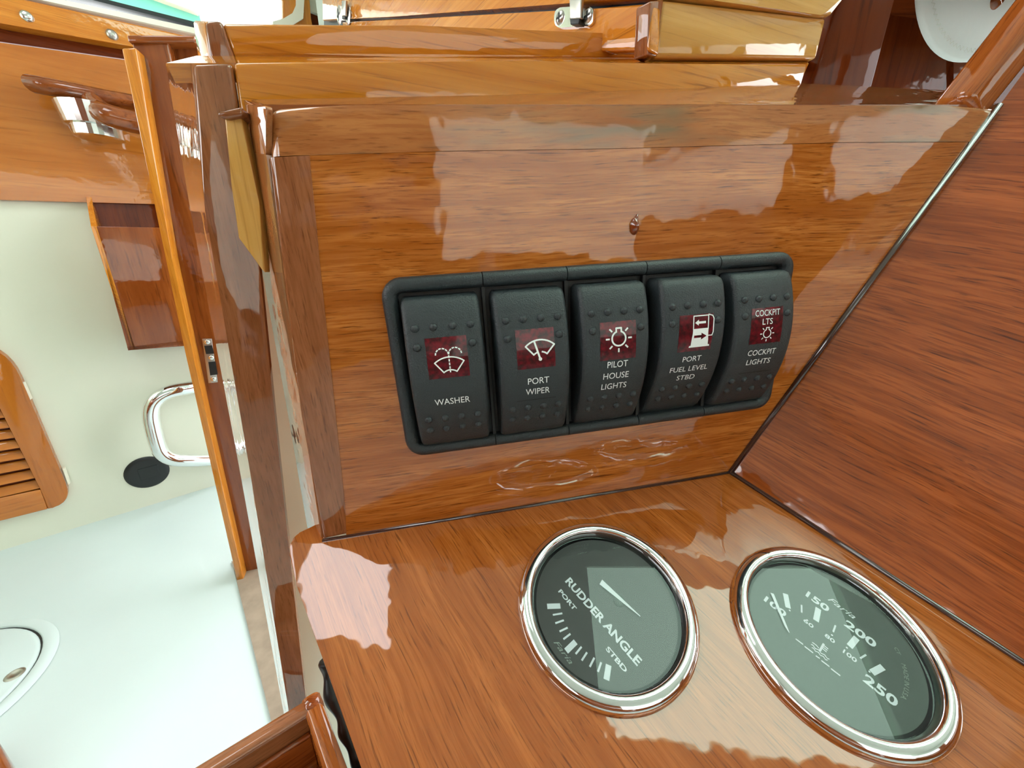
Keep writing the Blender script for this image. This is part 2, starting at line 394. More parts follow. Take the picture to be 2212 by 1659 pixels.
wallbox('window_2', .22, .92, -.22, .24, rz + .012, rz + .018, M_['hatch'])
wallbox('wall_back', -1.0, .42, -2.2, -2.17, 0, rz, M_['brown'])  # unseen; its brown stands in for the photographer's dark reflection
wallbox('wall_back_diffuser', .42, 1.9, -2.2, -2.195, CAMZ + .02, rz, M_['diffuser'])  # unseen sheet, added for the pale veil reflected in the console
wallbox('wall_back_low', .42, 1.9, -2.2, -2.17, 0, CAMZ + .02, M_['brown'])
wallbox('wall_side', 1.87, 1.9, -2.17, 1.0, 0, CAMZ + .25, M_['brown'])
wallbox('wall_side_upper', 1.87, 1.9, -2.17, 1.0, CAMZ + .62, rz, M_['head'])
wallbox('wall_side_diffuser', 1.87, 1.9, -2.17, -.45, CAMZ + .25, CAMZ + .62, M_['diffuser'])  # unseen sheet, added to soften this window's reflection in the console
wallbox('trim_5', 1.84, 1.87, -1.15, -.95, CAMZ - .2, CAMZ + .62, M_['brown'])
wallbox('trim_6', 1.87, 1.9, .1, .25, CAMZ + .25, CAMZ + .62, M_['brown'])
wallbox('wall_port', -1.0, -.97, -2.17, .3, 0, CAMZ + .25, M_['brown'])
wallbox('wall_port_upper', -1.0, -.97, -2.17, .3, CAMZ + .55, rz, M_['head'])
wallbox('trim_7', -1.0, -.97, -.9, -.7, CAMZ + .25, CAMZ + .55, M_['brown'])
wallbox('trim_8', -1.0, -.97, .2, .3, CAMZ + .25, CAMZ + .55, M_['brown'])

# ================================================================== DOOR FRAME (left)
jb = PF.hit(520, 1255)
PJ = Plane(jb, Vector((.35, -1, 0)))
PJ2 = PJ.off(-.02)
door = thing('door_1', None, None, Matrix.Translation(jb), kind='structure')
pslab('jamb', [(284, 88), (362, 86), (430, 440), (520, 1000), (570, 1238), (523, 1250), (440, 830), (352, 420)], PJ2, .03, M_['brown'], door, grain=ZH, bev=.002)
pslab('jamb_panel', [(350, 84), (440, 84), (520, 440), (600, 1000), (610, 1240), (560, 1240)], PJ2.off(-.015), .02, M_['brown'], door, grain=ZH, bev=.001)
pslab('head_cap', [(273, 75), (420, 76), (420, 90), (277, 91)], PJ2.off(.004), .03, M_['brown'], door, grain=XH, bev=.002)
pslab('door_stop', [(262, 104), (293, 102), (372, 560), (446, 900), (527, 1254), (512, 1258), (400, 760), (340, 470)], PJ, .025, M_['gold'], door, grain=ZH, bev=.002)
PS = PJ2.off(.0015)
bm = prism_bm([(0, 0), (1, 0), (1, 1), (0, 1)], 0, 1)
bm.free()
sp = pslab('strike_plate', [(436, 732), (457, 732), (470, 826), (450, 828)], PS, .004, M_['nickel'], door, bev=.0006, label='small nickel strike plate let into the jamb')
pslab('latch_hole', [(441, 747), (458, 746), (462, 764), (445, 765)], PS.off(.0005), .001, M_['recess'], sp)
pslab('latch_hole', [(450, 782), (465, 781), (470, 809), (454, 811)], PS.off(.0005), .001, M_['recess'], sp)
for px, py in ((447, 739), (456, 773), (461, 819)):
    mobj('screw', lathe_bm([(0, .001), (.003, .001), (.0042, 0), (.0042, -.002)], 16), M_['steel'], sp, frame(PS.off(.0008).hit(px, py), XH, PS.n), smooth=True)
tag(slab('trim_9', [PF.off(.004).hit(*p) for p in [(500, 1212), (556, 1225), (640, 1600), (600, 1620), (583, 1545)]], ZH, .02, M_['sill']), kind='structure')

# ================================================================== WALL FITTINGS
def wframe(px, py, out=0):
    c = PL.off(out).hit(px, py); return c, frame(c, WX, PL.n)
# open wooden holder box on the wall
PBX = PL.off(.10)
hb = thing('wall_box', 'open-topped varnished teak holder box hung on the white cabin wall', 'box', wframe(300, 700)[1])
pslab('front', [(203, 489), (420, 493), (470, 742), (277, 757)], PBX, .008, M_['brown'], hb, grain=ZH, bev=.001)
bb = [PBX.hit(*p) for p in [(203, 489), (277, 757)]]
lt = [bb[0], bb[1], bb[1] - PL.n * .098, bb[0] - PL.n * .098 + ZH * .068]
slab('side', lt, WX * -1, .008, M_['gold'], hb, grain=ZH, bev=.0005)
slab('side', [p + WX * .26 for p in lt], WX, .008, M_['brown'], hb, grain=ZH)
slab('back', [lt[3], lt[2], lt[2] + WX * .26, lt[3] + WX * .26], PL.n, .004, M_['dark'], hb, grain=ZH)
slab('base', [lt[1], lt[2], lt[2] + WX * .26, lt[1] + WX * .26], -ZH, .008, M_['brown'], hb)
# wooden grab handle with a chrome cup under it
gc, GM = wframe(190, 240, .0)
gh = thing('wall_grab_rail', 'varnished teak grab handle with chrome cup on the wood-panelled wall', 'handle', GM)
def wl(px, py, out): return PL.off(out).hit(px, py)
mobj('bar', tube_bm(smooth_path([wl(72, 182, .05), wl(95, 186, .06), wl(160, 198, .07), wl(230, 212, .07), wl(310, 226, .07)]), [.008] + [.019] * 31 if False else .02, 14, sy=.7), M_['brown'], gh, smooth=True)
mobj('bar', tube_bm(smooth_path([wl(222, 244, .10), wl(235, 250, .11), wl(270, 260, .11), wl(320, 270, .11)]), .022, 14, sy=.9), M_['brown'], gh, smooth=True)
mobj('neck', tube_bm(smooth_path([wl(196, 208, .07), wl(205, 225, .085), wl(225, 240, .10)]), .016, 12), M_['brown'], gh, smooth=True)
cp = wl(196, 232, .055)
mobj('chrome_cup', lathe_bm([(0, .0), (.050, .0), (.045, -.034), (.037, -.035), (.037, -.052), (.032, -.054), (0, -.054)], 32), M_['steel'], gh, Matrix.Translation(cp), smooth=False, label='stepped chrome cup')
autosmooth(gh.children[-1].data if gh.children else bpy.data.meshes[0])
slab('mount', [wl(170, 240, .012), wl(225, 250, .012), wl(222, 205, .012), wl(170, 200, .012)], PL.n, .005, M_['steel'], gh)
for p in (( 196, 232),):
    mobj('stem', tube_bm([wl(p[0], p[1], .0), wl(p[0], p[1], .055)], .014, 12), M_['steel'], gh, smooth=True)
# D-shaped chrome rail
tr = thing('grab_rail', 'chrome D-shaped grab rail on the white wall by the door frame', 'rail', wframe(400, 920)[1])
pts = [wl(470, 828, .004), wl(418, 836, .055), wl(352, 848, .06), wl(322, 880, .06), wl(334, 940, .06), wl(352, 992, .06), wl(420, 996, .055), wl(500, 990, .004)]
mobj('tube', tube_bm(smooth_path(pts), .016, 16), M_['chrome'], tr, smooth=True)
for p in ((470, 828), (500, 990)):
    mobj('flange', lathe_bm([(0, .006), (.02, .006), (.022, 0)], 24), M_['chrome'], tr, frame(wl(p[0], p[1], .001), WX, PL.n), smooth=True)
# black round cover
oc_, OM = wframe(318, 1020, .001)
ou = thing('round_vent', 'round black plastic outlet cover low on the white wall', 'outlet', OM)
mobj('rim', lathe_bm([(0, .004), (.032, .004), (.039, .003), (.042, 0)], 40), M_['rubber'], ou, OM, smooth=True)
mobj('flap', box_bm(.004, 0, .004, .038, .03, .003, .0008), M_['rubber'], ou, OM)
# louvred locker door
PD = PL.off(.016)
ld = thing('louvre_door', 'rounded teak locker door with louvre slats on the white wall', 'door', wframe(20, 1000)[1])
def rounded(pts, i_r, n=6):
    out = []
    m = len(pts)
    for i, p in enumerate(pts):
        r = i_r.get(i, 0); p = Vector(p)
        if not r: out.append(p); continue
        a = p + (Vector(pts[i - 1]) - p).normalized() * r; b = p + (Vector(pts[(i + 1) % m]) - p).normalized() * r
        for k in range(n + 1):
            t = k / n; out.append(a * (1 - t) ** 2 + p * 2 * t * (1 - t) + b * t * t)
    return out
outer = rounded([(-200, 700), (20, 760), (160, 1085), (-200, 1175)], {1: 70, 2: 55})
inner = [(-140, 830), (-10, 862), (88, 1058), (-140, 1105)]
fo = [PD.hit(*p) for p in outer]
# frame: stile (right), rail (bottom), rail (top)
pslab('stile', rounded([(-10, 862), (-45, 742), (20, 760), (160, 1085), (103, 1100), (88, 1058)], {2: 60, 3: 48}), PD, .02, M_['warm'], ld, grain=PD.hit(160, 1085) - PD.hit(20, 760), bev=.003)
pslab('bottom_rail', [(-200, 1118), (88, 1058), (103, 1100), (150, 1090), (105, 1102), (-200, 1178)][0:3] + [(-200, 1176)], PD, .02, M_['warm'], ld, grain=WX, bev=.002)
pslab('top_rail', [(-200, 700), (-45, 742), (-10, 862), (-200, 815)], PD, .02, M_['warm'], ld, grain=WX, bev=.002)
pslab('backing', inner, PD.off(-.014), .004, M_['dark'], ld)
for i in range(9):
    t0, t1 = i / 9, (i + .82) / 9
    def edge(t): return (-10 + 98 * t, 862 + 196 * t)
    a, b = edge(t0), edge(t1)
    l0 = PD.off(-.010).hit(*a); l1 = PD.off(.0).hit(*b)
    ll0 = PD.off(-.010).hit(-150, a[1] + (150 + a[0]) * .235 * (.3 + .7 * t0)); ll1 = PD.off(.0).hit(-150, b[1] + (150 + b[0]) * .235 * (.3 + .7 * t1))
    slab('slat', [ll0, l0, l1, ll1], (l0 - ll0).cross(l1 - l0) * (1 if (l0 - ll0).cross(l1 - l0).dot(PL.n) > 0 else -1), .003, M_['warm'], ld, grain=WX, bev=.0008)
for q in ([(46, 826), (52, 826), (68, 862), (63, 866)], [(135, 1013), (140, 1012), (151, 1045), (147, 1047)]):
    pslab('hinge', q, PD.off(-.002), .01, M_['cream'], ld)
# round hatch in the floor
PFh = PF.off(.001)
hc = PFh.hit(-205, 1535); hr = (PFh.hit(-5, 1535) - hc).length
hM = Matrix.Translation(hc)
fh = thing('floor_hatch', 'round white inspection hatch set in the white floor', 'hatch', hM)
mobj('rim', lathe_bm([(hr * .965, -.002), (hr * .965, .003), (hr * .98, .004), (hr * 1.06, .003), (hr * 1.1, 0)], 64), M_['floorw'], fh, hM, smooth=True)
mobj('seal', lathe_bm([(hr * .945, .0008), (hr * .965, .0008)], 64), M_['rubber'], fh, hM)
mobj('lid', lathe_bm([(0, .004), (hr * .9, .004), (hr * .94, .0025), (hr * .945, 0)], 64), M_['floorw'], fh, hM, smooth=True)
kc = PF.off(.006).hit(31, 1456); mobj('screw', lathe_bm([(0, .0), (.006, 0), (.007, .001), (.011, -.001)], 20), M_['nickel'], fh, Matrix.Translation(kc), smooth=True)
# wooden step corner at the very edge of the floor
fs = thing('wooden_step', 'blurred brown wooden step end on the floor below the round hatch', 'step', Matrix.Translation(PF.hit(-60, 1700)))
slab('tread', [PF.off(.06).hit(*p) for p in [(-60, 1560), (-8, 1592), (46, 1700), (-60, 1760)]], ZH, .06, M_['brown'], fs, bev=.006)

# ================================================================== BOARDS BEHIND THE SWITCH PANEL
p2a, p2b = K(.7).hit(560, 212), K(2.5).hit(1732, 181)
P2 = vplane(p2a, p2b); D2 = Vector((p2b.x - p2a.x, p2b.y - p2a.y, 0)).normalized()
P1 = P2.off(-1.3 * S)
post = thing('corner_post', 'tall brown teak post with glossy angled side, standing left of the switch console', 'post', Matrix.Translation(P2.hit(600, 1400)))
Lf = [(413, 136), (443, 455), (537, 1000), (622, 1525), (650, 1700)]; Rf = [(500, 134), (548, 455), (604, 1000), (662, 1525), (684, 1700)]
Ls = [(358, 137), (411, 452), (515, 1000), (610, 1525), (640, 1700)]
pslab('front_face', Lf + Rf[::-1], P2, .003, M_['stile'], post, grain=ZH, bev=.0012)
NSD = Vector((-.747, -.664, .03)).normalized()          # side faces stand square to the cabin wall
fe = [P2.off(-.0006).hit(*p) for p in Lf]
strip('side_face', fe, [Plane(f_, NSD).hit(*p) for f_, p in zip(fe, Ls)], .003, M_['cap'], post)
b2 = pslab('teak_board', [(503, 132), (1120, 131), (1746, 137), (1729, 195), (1450, 200), (1059, 226), (555, 300), (520, 260)], P2, .35 * S, M_['gold'], grain=D2, bev=.0012)
tag(b2, 'long golden teak board standing directly behind the top of the switch console', 'board')
b1r = thing('hatch_coaming', 'golden teak coaming board with rounded end post behind the lower board', 'board', Matrix.Translation(P1.hit(800, 122)))
pslab('board', [(478, 48), (900, 55), (1340, 73), (1400, 76), (1400, 127), (900, 124), (505, 122)], P1, .4 * S, M_['gold'], b1r, grain=D2, bev=.0012)
pslab('end_post', [(440, 42), (479, 42), (512, 140), (452, 140)], P1.off(.0005), .4 * S, M_['stile'], b1r, grain=ZH, bev=.0014)
e0, e1 = P1.hit(441, 42), P1.hit(453, 140)
s0, s1 = P1.off(-.012).hit(414, 40), P1.off(-.012).hit(430, 138)
nn = (s0 - e0).cross(e1 - e0).normalized(); nn = nn if nn.dot(CAMP - e0) > 0 else -nn
slab('end_side', [s0, s1, e1, e0], nn, .006, M_['gold'], b1r, grain=ZH, bev=.0012)
# ledges that join the stepped boards
led = lambda name, a, b: slab(name, a + b[::-1], (a[1] - a[0]).cross(b[0] - a[0]) * (1 if (a[1] - a[0]).cross(b[0] - a[0]).dot(CAMP - a[0]) > 0 else -1), .004, M_['gold'], b1r, grain=D2)
led('ledge', [P2.off(-.1 * S).hit(360, 138), P2.off(-.1 * S).hit(1746, 139)], [P1.hit(425, 122), P1.hit(1746, 126)])
# inner filler tongue beside the console
tg = thing('filler_board', 'narrow yellow wooden filler board with angled foot, in the slot beside the console', 'board', Matrix.Translation(K(.45).hit(540, 560)))
pslab('tongue', [(484, 250), (520, 250), (560, 440), (572, 590), (565, 581), (515, 514), (500, 400)], K(.42), .004, M_['tan'], tg, grain=ZH, bev=.0004)
pslab('lip', [(468, 242), (522, 230), (524, 250), (490, 256), (474, 252)], K(.35), .006, M_['stile'], tg, grain=XH, bev=.0006)
# white panel below, between post and console
pw = P2.off(-.045)
tag(pslab('trim_10', [(540, 430), (800, 430), (800, 1200), (860, 1800), (690, 1800), (600, 1000)], pw, .01, M_['white'], grain=ZH), kind='structure')

# ------------------------------------------------------------------ box with latch behind
PBk = P2.off(-.45 * S)
bx = thing('locker_box', 'golden teak locker box with hinged lid and latch behind the coaming', 'box', Matrix.Translation(PBk.hit(1500, 122)))
fr = pslab('front', [(1432, -2), (1786, 38), (1764, 127), (1416, 123)], PBk, .4 * S, M_['tan'], bx, grain=D2, bev=.0014)
ra, rb = PBk.hit(1436, 30), depth_pt(700, 40, .42)
PK = vplane(ra - D2 * .012 , rb)
DK = Vector((rb.x - ra.x, rb.y - ra.y, 0)).normalized()
ea = [PBk.hit(1434, 0), PBk.hit(1418, 122)]
sb = [PK.hit(1400, 0), PK.hit(1398, 124)]
nn = (sb[0] - ea[0]).cross(ea[1] - ea[0]).normalized(); nn = nn if nn.dot(CAMP - ea[0]) > 0 else -nn
pslab('front_end', [(1405, 2), (1434, -2), (1418, 123), (1398, 118)], Plane(ea[0], nn).off(.0006), .006, M_['stile'], bx, grain=ZH, bev=.0006)
PKs = PK.off(-.002)
pslab('side', [(740, 47), (1240, 21), (1408, 6), (1404, 78), (1404, 110), (740, 110)], PKs, .006, M_['gold'], bx, grain=DK, bev=.001)
pslab('lid_side', [(695, -80), (697, 44), (850, 36), (1240, 6), (1408, -8), (1408, -80)], PKs, .006, M_['gold'], bx, grain=DK, bev=.001)
pslab('dark_gap', [(700, 60), (1404, 60), (1404, -60), (700, -60)], PKs.off(-.006), .002, M_['recess'], bx)
pslab('lid_front', [(1440, -60), (1440, -14), (1548, 2), (1772, 32), (1796, 33), (1870, -60)], PBk.off(.002), .4 * S, M_['tan'], bx, grain=D2, bev=.0014)
def latch(cx, cy, w, h, root_label):
    lt = thing('latch', root_label, 'latch', frame(PKs.off(.001).hit(cx, cy), DK, PK.n))
    sgn = 1
    def q(dx, dy): return (cx + dx * w, cy + dy * h - dx * w * .06)
    pl = rounded([q(-.5, -.5), q(.5, -.5), q(.5, .5), q(-.5, .5)], {0: h * .4, 1: h * .4, 2: h * .35, 3: h * .35})
    pslab('plate', pl, PKs.off(.0014), .0014, M_['chrome'], lt, bev=.0002)
    for dx in (-.36, .36):
        c = PKs.off(.0018).hit(*q(dx, 0)); r = (PKs.hit(cx + h * .2, cy) - PKs.hit(cx, cy)).length
        sc_ = mobj('screw', lathe_bm([(0, .0004), (r * .8, .0004), (r, -.0005)], 18), M_['nickel'], lt, frame(c, DK, PK.n), smooth=True)
        b = bmesh.new(); box_bm(0, 0, .0005, r * 1.2, r * .22, .0003, bm=b); box_bm(0, 0, .0005, r * .22, r * 1.2, .0003, bm=b)
        mobj('cross_slot', b, M_['recess'], sc_, frame(c, DK, PK.n))
    pslab('clip', [q(-.12, -1.3), q(.2, -1.3), q(.17, .1), q(-.1, .1)], PKs.off(.005), .002, M_['nickel'], lt, bev=.0004)
    pslab('catch', [q(-.11, .0), q(.16, .0), q(.13, .38), q(-.09, .38)], PKs.off(.0045), .004, M_['recess'], lt, bev=.0004)
latch(1239, 36, 84, 44, 'chrome latch plate with two screws and clip on the locker box')
latch(741, 32, 26, 24, 'small chrome catch at the far end of the locker box')
# ------------------------------------------------------------------ right-hand recess: post, back board, porthole cover
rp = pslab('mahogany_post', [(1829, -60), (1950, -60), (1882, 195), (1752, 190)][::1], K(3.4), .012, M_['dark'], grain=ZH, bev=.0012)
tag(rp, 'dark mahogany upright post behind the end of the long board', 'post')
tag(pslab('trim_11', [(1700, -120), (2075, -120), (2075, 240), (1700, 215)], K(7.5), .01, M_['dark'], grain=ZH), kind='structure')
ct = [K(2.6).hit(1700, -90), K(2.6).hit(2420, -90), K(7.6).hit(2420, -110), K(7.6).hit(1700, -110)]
tag(slab('recess_blocker', ct, -ZH, .006, M_['dark'], grain=XH), kind='structure')  # out of view, added to keep sky reflections off the recess
pc = K(6.4); cc_ = pc.hit(2136, -84)
pr = (pc.hit(1998, 76) - cc_).length
pM = frame(cc_, UD, PM.n)
pv = thing('porthole_cover', 'round white canvas porthole cover with zigzag stitching in the dark recess', 'cover', pM)
mobj('canvas', lathe_bm([(0, .010), (pr * .5, .009), (pr * .8, .006), (pr * .97, .002), (pr, 0), (pr * .985, -.002)], 72), M_['cover'], pv, pM, smooth=True)
bm = bmesh.new()
zz = []
for i in range(181):
    a = 2 * math.pi * i / 180; r = pr * (.93 if i % 2 else .885); zz.append((r * math.cos(a), r * math.sin(a)))
stroke(bm, zz, pr * .008, .0046)
mobj('zigzag_stitching', bm, M_['thread'], pv, pM)
sM = frame(pc.off(.0075).hit(2146, 2), UD, PM.n)
mobj('stud', lathe_bm([(0, .004), (.004, .0035), (.006, 0)], 20), M_['brown'], pv, sM, smooth=True)
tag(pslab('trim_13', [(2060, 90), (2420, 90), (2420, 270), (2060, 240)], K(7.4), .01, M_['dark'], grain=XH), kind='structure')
# leaning rail at the top right
lr = thing('leaning_rail', 'rounded teak rail leaning up from the right end of the console', 'rail', Matrix.Translation(K(-.05).hit(2110, 222)))
rl = [K(.15).hit(2100, 232), K(.2).hit(2140, 170), K(.3).hit(2262, 0), K(.4).hit(2420, -220)]
fwd = (rl[2] - rl[0]).normalized(); rw = (K(.2).hit(2180, 170) - K(.2).hit(2090, 170)).length / 2 * .74
Mr = frame(rl[0], fwd, PM.n)
bm = box_bm((rl[3] - rl[0]).length / 2 - .001, 0, -rw * .6, (rl[3] - rl[0]).length + .002, rw * 2, rw * 1.7, rw * .5, 5)
o = mobj('rail', bm, M_['shelf'], lr, Mr); autosmooth(o.data, 50)

# ================================================================== SWITCH CONSOLE
cons = thing('switch_console', 'varnished teak console front carrying the black rocker switch panel', 'console', frame(A0, UD, MN))
def pm(px): return [PM.hit(*p) for p in px]
capline = [(578, 338), (965, 326), (1312, 321), (1837, 307), (2101, 306)]
pslab('field_panel', [(668, 334), (965, 327), (1312, 322), (1837, 308), (2100, 307), (1900, 581), (1578, 1020), (1140, 1092), (748, 1157), (745, 1090), (690, 560)], PM.off(-.0002), .012, M_['panel'], cons, grain=UD)
cap = pslab('cap_rail', [(574, 226), (760, 227), (1400, 227), (2045, 228), (2158, 229)] + capline[::-1], PM, .6 * S, M_['cap'], cons, grain=UD, bev=.0030, seg=5, sel=[0, 1, 2, 3, 9], selv=(0,))
st = pslab('left_stile', [(578, 340), (668, 336), (690, 560), (745, 1090), (748, 1157), (697, 1168), (652, 900)], PM, .5 * S, M_['stile'], cons, grain=VD, bev=.0016, seg=4, sel=[5, 6, 4])
# bevelled left return of the console
fe = [PM.off(-.001).hit(*p) for p in ((575, 334), (655, 900), (694, 1162))]
strip('return_face', fe, [Plane(f_, NSD).hit(*p) for f_, p in zip(fe, ((519, 325), (623, 900), (664, 1140)))], .003, M_['cap'], cons)
PR = Plane(PM.off(-.0004).hit(575, 290), NSD)
pslab('cap_end', rounded([(514, 212), (574, 228), (574, 336), (519, 326)], {0: 14, 1: 8}), PR.off(.0004), .0014, M_['cap'], cons, grain=VD, bev=.0005, seg=2)
# sloping dash top behind the cap
PTp = PM.off(-.0032)
fl, frr = PTp.hit(572, 226), PTp.hit(2160, 226)
bl_, br_ = K(.75).hit(540, 214), K(2.6).hit(1732, 180)
br2 = K(3.4).hit(2060, 196)
bm = bmesh.new(); MI = frame(fl, UD, NG).inverted()
top = [fl, PTp.hit(1059, 226), PTp.hit(1732, 226), frr]; back = [bl_, K(1.45).hit(1059, 203), br_, br2]
tv = [bm.verts.new(MI @ p) for p in top]; bv = [bm.verts.new(MI @ p) for p in back]
tv2 = [bm.verts.new(MI @ (p - ZH * .006)) for p in top]; bv2 = [bm.verts.new(MI @ (p - ZH * .006)) for p in back]
for i in range(3):
    bm.faces.new((tv[i], tv[i + 1], bv[i + 1], bv[i])); bm.faces.new((tv2[i], bv2[i], bv2[i + 1], tv2[i + 1]))
    bm.faces.new((tv[i], tv2[i], tv2[i + 1], tv[i + 1])); bm.faces.new((bv[i], bv[i + 1], bv2[i + 1], bv2[i]))
bm.faces.new((tv[0], bv[0], bv2[0], tv2[0])); bm.faces.new((tv[3], tv2[3], bv2[3], bv[3]))
mobj('dash_top', bm, M_['stile'], cons, frame(fl, UD, NG))
# varnish drip and corner beads
dp = PM.off(.0001).hit(1371, 489)
mobj('varnish_drip', lathe_bm([(0, .0016), (.0009, .0013), (.0016, .0006), (.0019, 0)], 16), M_['drip'], cons, frame(dp, UD, MN) @ Matrix.Diagonal((.8, 1.3, 1, 1)), smooth=True, label='small dried varnish drip')
mobj('varnish_drip_tail', tube_bm([PM.hit(1371, 489), PM.hit(1375, 470), PM.hit(1378, 462)], [.0012, .0006, .0002], 8), M_['drip'], cons, smooth=True)
mobj('corner_bead', tube_bm([PM.hit(1578, 1020) + NW * .0003, PM.hit(2158, 229) + NW * .0003], .0011, 10), M_['bead'], cons, smooth=True)
mobj('corner_bead', tube_bm([PM.hit(697, 1168), PM.hit(1578, 1020)], .0007, 10), M_['bead'], cons, smooth=True)

# ================================================================== GAUGE SHELF
sh = thing('gauge_shelf', 'sloping varnished teak shelf holding the two chrome gauges', 'shelf', frame(A0, WD, NG))
po = rounded([(628, 1160), (690, 1128), (697, 1168), (1578, 1020), (2212, 1432), (2520, 1640), (2300, 2000), (900, 2000), (640, 1262), (625, 1200)], {0: 22})
o = pslab('shelf_board', po, PG, .45 * S, M_['shelf'], sh, grain=WD, bev=.0026, seg=4)
GX = WD; GC1 = CAMP + Vector((1.21779, 3.71757, -4.12927)) * S; GC2 = CAMP + Vector((3.92923, 3.36969, -4.26112)) * S
def cut(o, cutters):
    cs = []
    for M, r in cutters:
        b = bmesh.new(); bmesh.ops.create_cone(b, cap_ends=True, segments=64, radius1=r, radius2=r, depth=.1)
        me = bpy.data.meshes.new('c'); b.to_mesh(me); b.free(); c = bpy.data.objects.new('c', me); COL.objects.link(c); c.matrix_world = M; cs.append(c)
        md = o.modifiers.new('b', 'BOOLEAN'); md.object = c; md.operation = 'DIFFERENCE'; md.solver = 'EXACT'
    bpy.context.view_layer.update()
    dg = bpy.context.evaluated_depsgraph_get(); me = bpy.data.meshes.new_from_object(o.evaluated_get(dg))
    o.modifiers.clear(); o.data = me
    for c in cs: bpy.data.objects.remove(c)
cut(o, [(frame(g, WD, NG), 0.955 * S) for g in (GC1, GC2)])
autosmooth(o.data)
mobj('corner_bead', tube_bm([PG.hit(1578, 1020) + NW * .0004, PG.hit(2212, 1432) + NW * .0004, PG.hit(2520, 1640) + NW * .0004], .0009, 10), M_['bead'], sh, smooth=True)
# ------------------------------------------------------------------ gauges
GX = WD; GC1 = CAMP + Vector((1.21779, 3.71757, -4.12927)) * S; GC2 = CAMP + Vector((3.92923, 3.36969, -4.26112)) * S
def gauge(name, c, label, dial, fn):
    M = frame(c - NG * (.13 * S), GX, NG) @ Matrix.Diagonal((S, S, S, 1))
    R0 = frame(c - NG * (.13 * S), GX, NG)
    g = thing(name, label, 'gauge', R0)
    def part(nm, bm, mat, parent=None, smooth=False, lab=None):
        for v in bm.verts: v.co *= S
        return mobj(nm, bm, mat, parent or g, R0, smooth, lab)
    prof = [(1.115, -.01), (1.135, .02), (1.135, .05), (1.115, .09), (1.075, .125), (1.03, .143), (.995, .145), (.972, .132), (.955, .105), (.94, .06), (.932, .02), (.932, -.03)]
    ring = part('chrome_bezel', lathe_bm(prof, 96), M_['chrome'], smooth=True, lab='polished chrome bezel ring')
    part('inner_ring', lathe_bm([(.932, .02), (.925, .012), (.905, -.012), (.90, -.019)], 72), M_['ring'], smooth=True)
    d = part('dial', lathe_bm([(0, -.02), (.932, -.02), (.932, -.05), (0, -.05)], 72), dial)
    def pr(nm, bm, mat=M_['gprint'], z=-.017, lab=None):
        for v in bm.verts: v.co.z = z
        return part(nm, bm, mat, d, lab=lab)
    fn(pr, part)
    part('barrel', lathe_bm([(.94, -.03), (.94, -.5), (0, -.5)], 48), M_['ring'], smooth=False)
    part('glass', lathe_bm([(0, .022), (.932, .022)], 72), M_['glass'])
    return g
def fill_rect(a, b, w):
    bm = bmesh.new(); a, b = Vector(a), Vector(b); d = (b - a).normalized(); n = Vector((-d.y, d.x)) * w / 2
    quad(bm, [a - n, b - n, b + n, a + n]); return bm
def dial1(pr, part):
    pr('lettering', fit_text('RUDDER ANGLE', -.53, .68, -.215, .10, bold=.03))
    pr('lettering', fit_text('PORT', -.49, -.19, -.38, .055, bold=.03))
    pr('lettering', fit_text('STBD', .34, .635, -.38, .055, bold=.03))
    t = [((-.34, -.48), (-.44, -.62), .065), ((-.26, -.52), (-.32, -.63), .022), ((-.19, -.56), (-.23, -.67), .022), ((-.1, -.58), (-.13, -.69), .022), ((-.03, -.6), (-.04, -.71), .022),
         ((.07, -.61), (.07, -.77), .065), ((.15, -.59), (.16, -.7), .022), ((.23, -.58), (.25, -.69), .022), ((.32, -.55), (.35, -.66), .022), ((.4, -.52), (.44, -.62), .022), ((.47, -.47), (.55, -.6), .065)]
    for a, b, w in t: pr('tick_mark', fill_rect(a, b, w))
    pr('script_lettering', fit_text('Faria', -.09, .2, -.83, .06, shear=.4), M_['fprint'])
    bm = bmesh.new(); quad(bm, [(-.235, .20), (-.215, .125), (.37, .235), (.37, .245)]); pr('needle', bm, M_['gprint'], .002, 'white tapered needle')
    b2 = lathe_bm([(0, -.004), (.05, -.006), (.075, -.014), (.08, -.02)], 24)
    for v in b2.verts: v.co.x += .08; v.co.y += .18
    part('hub', b2, M_['dialg'], smooth=True)
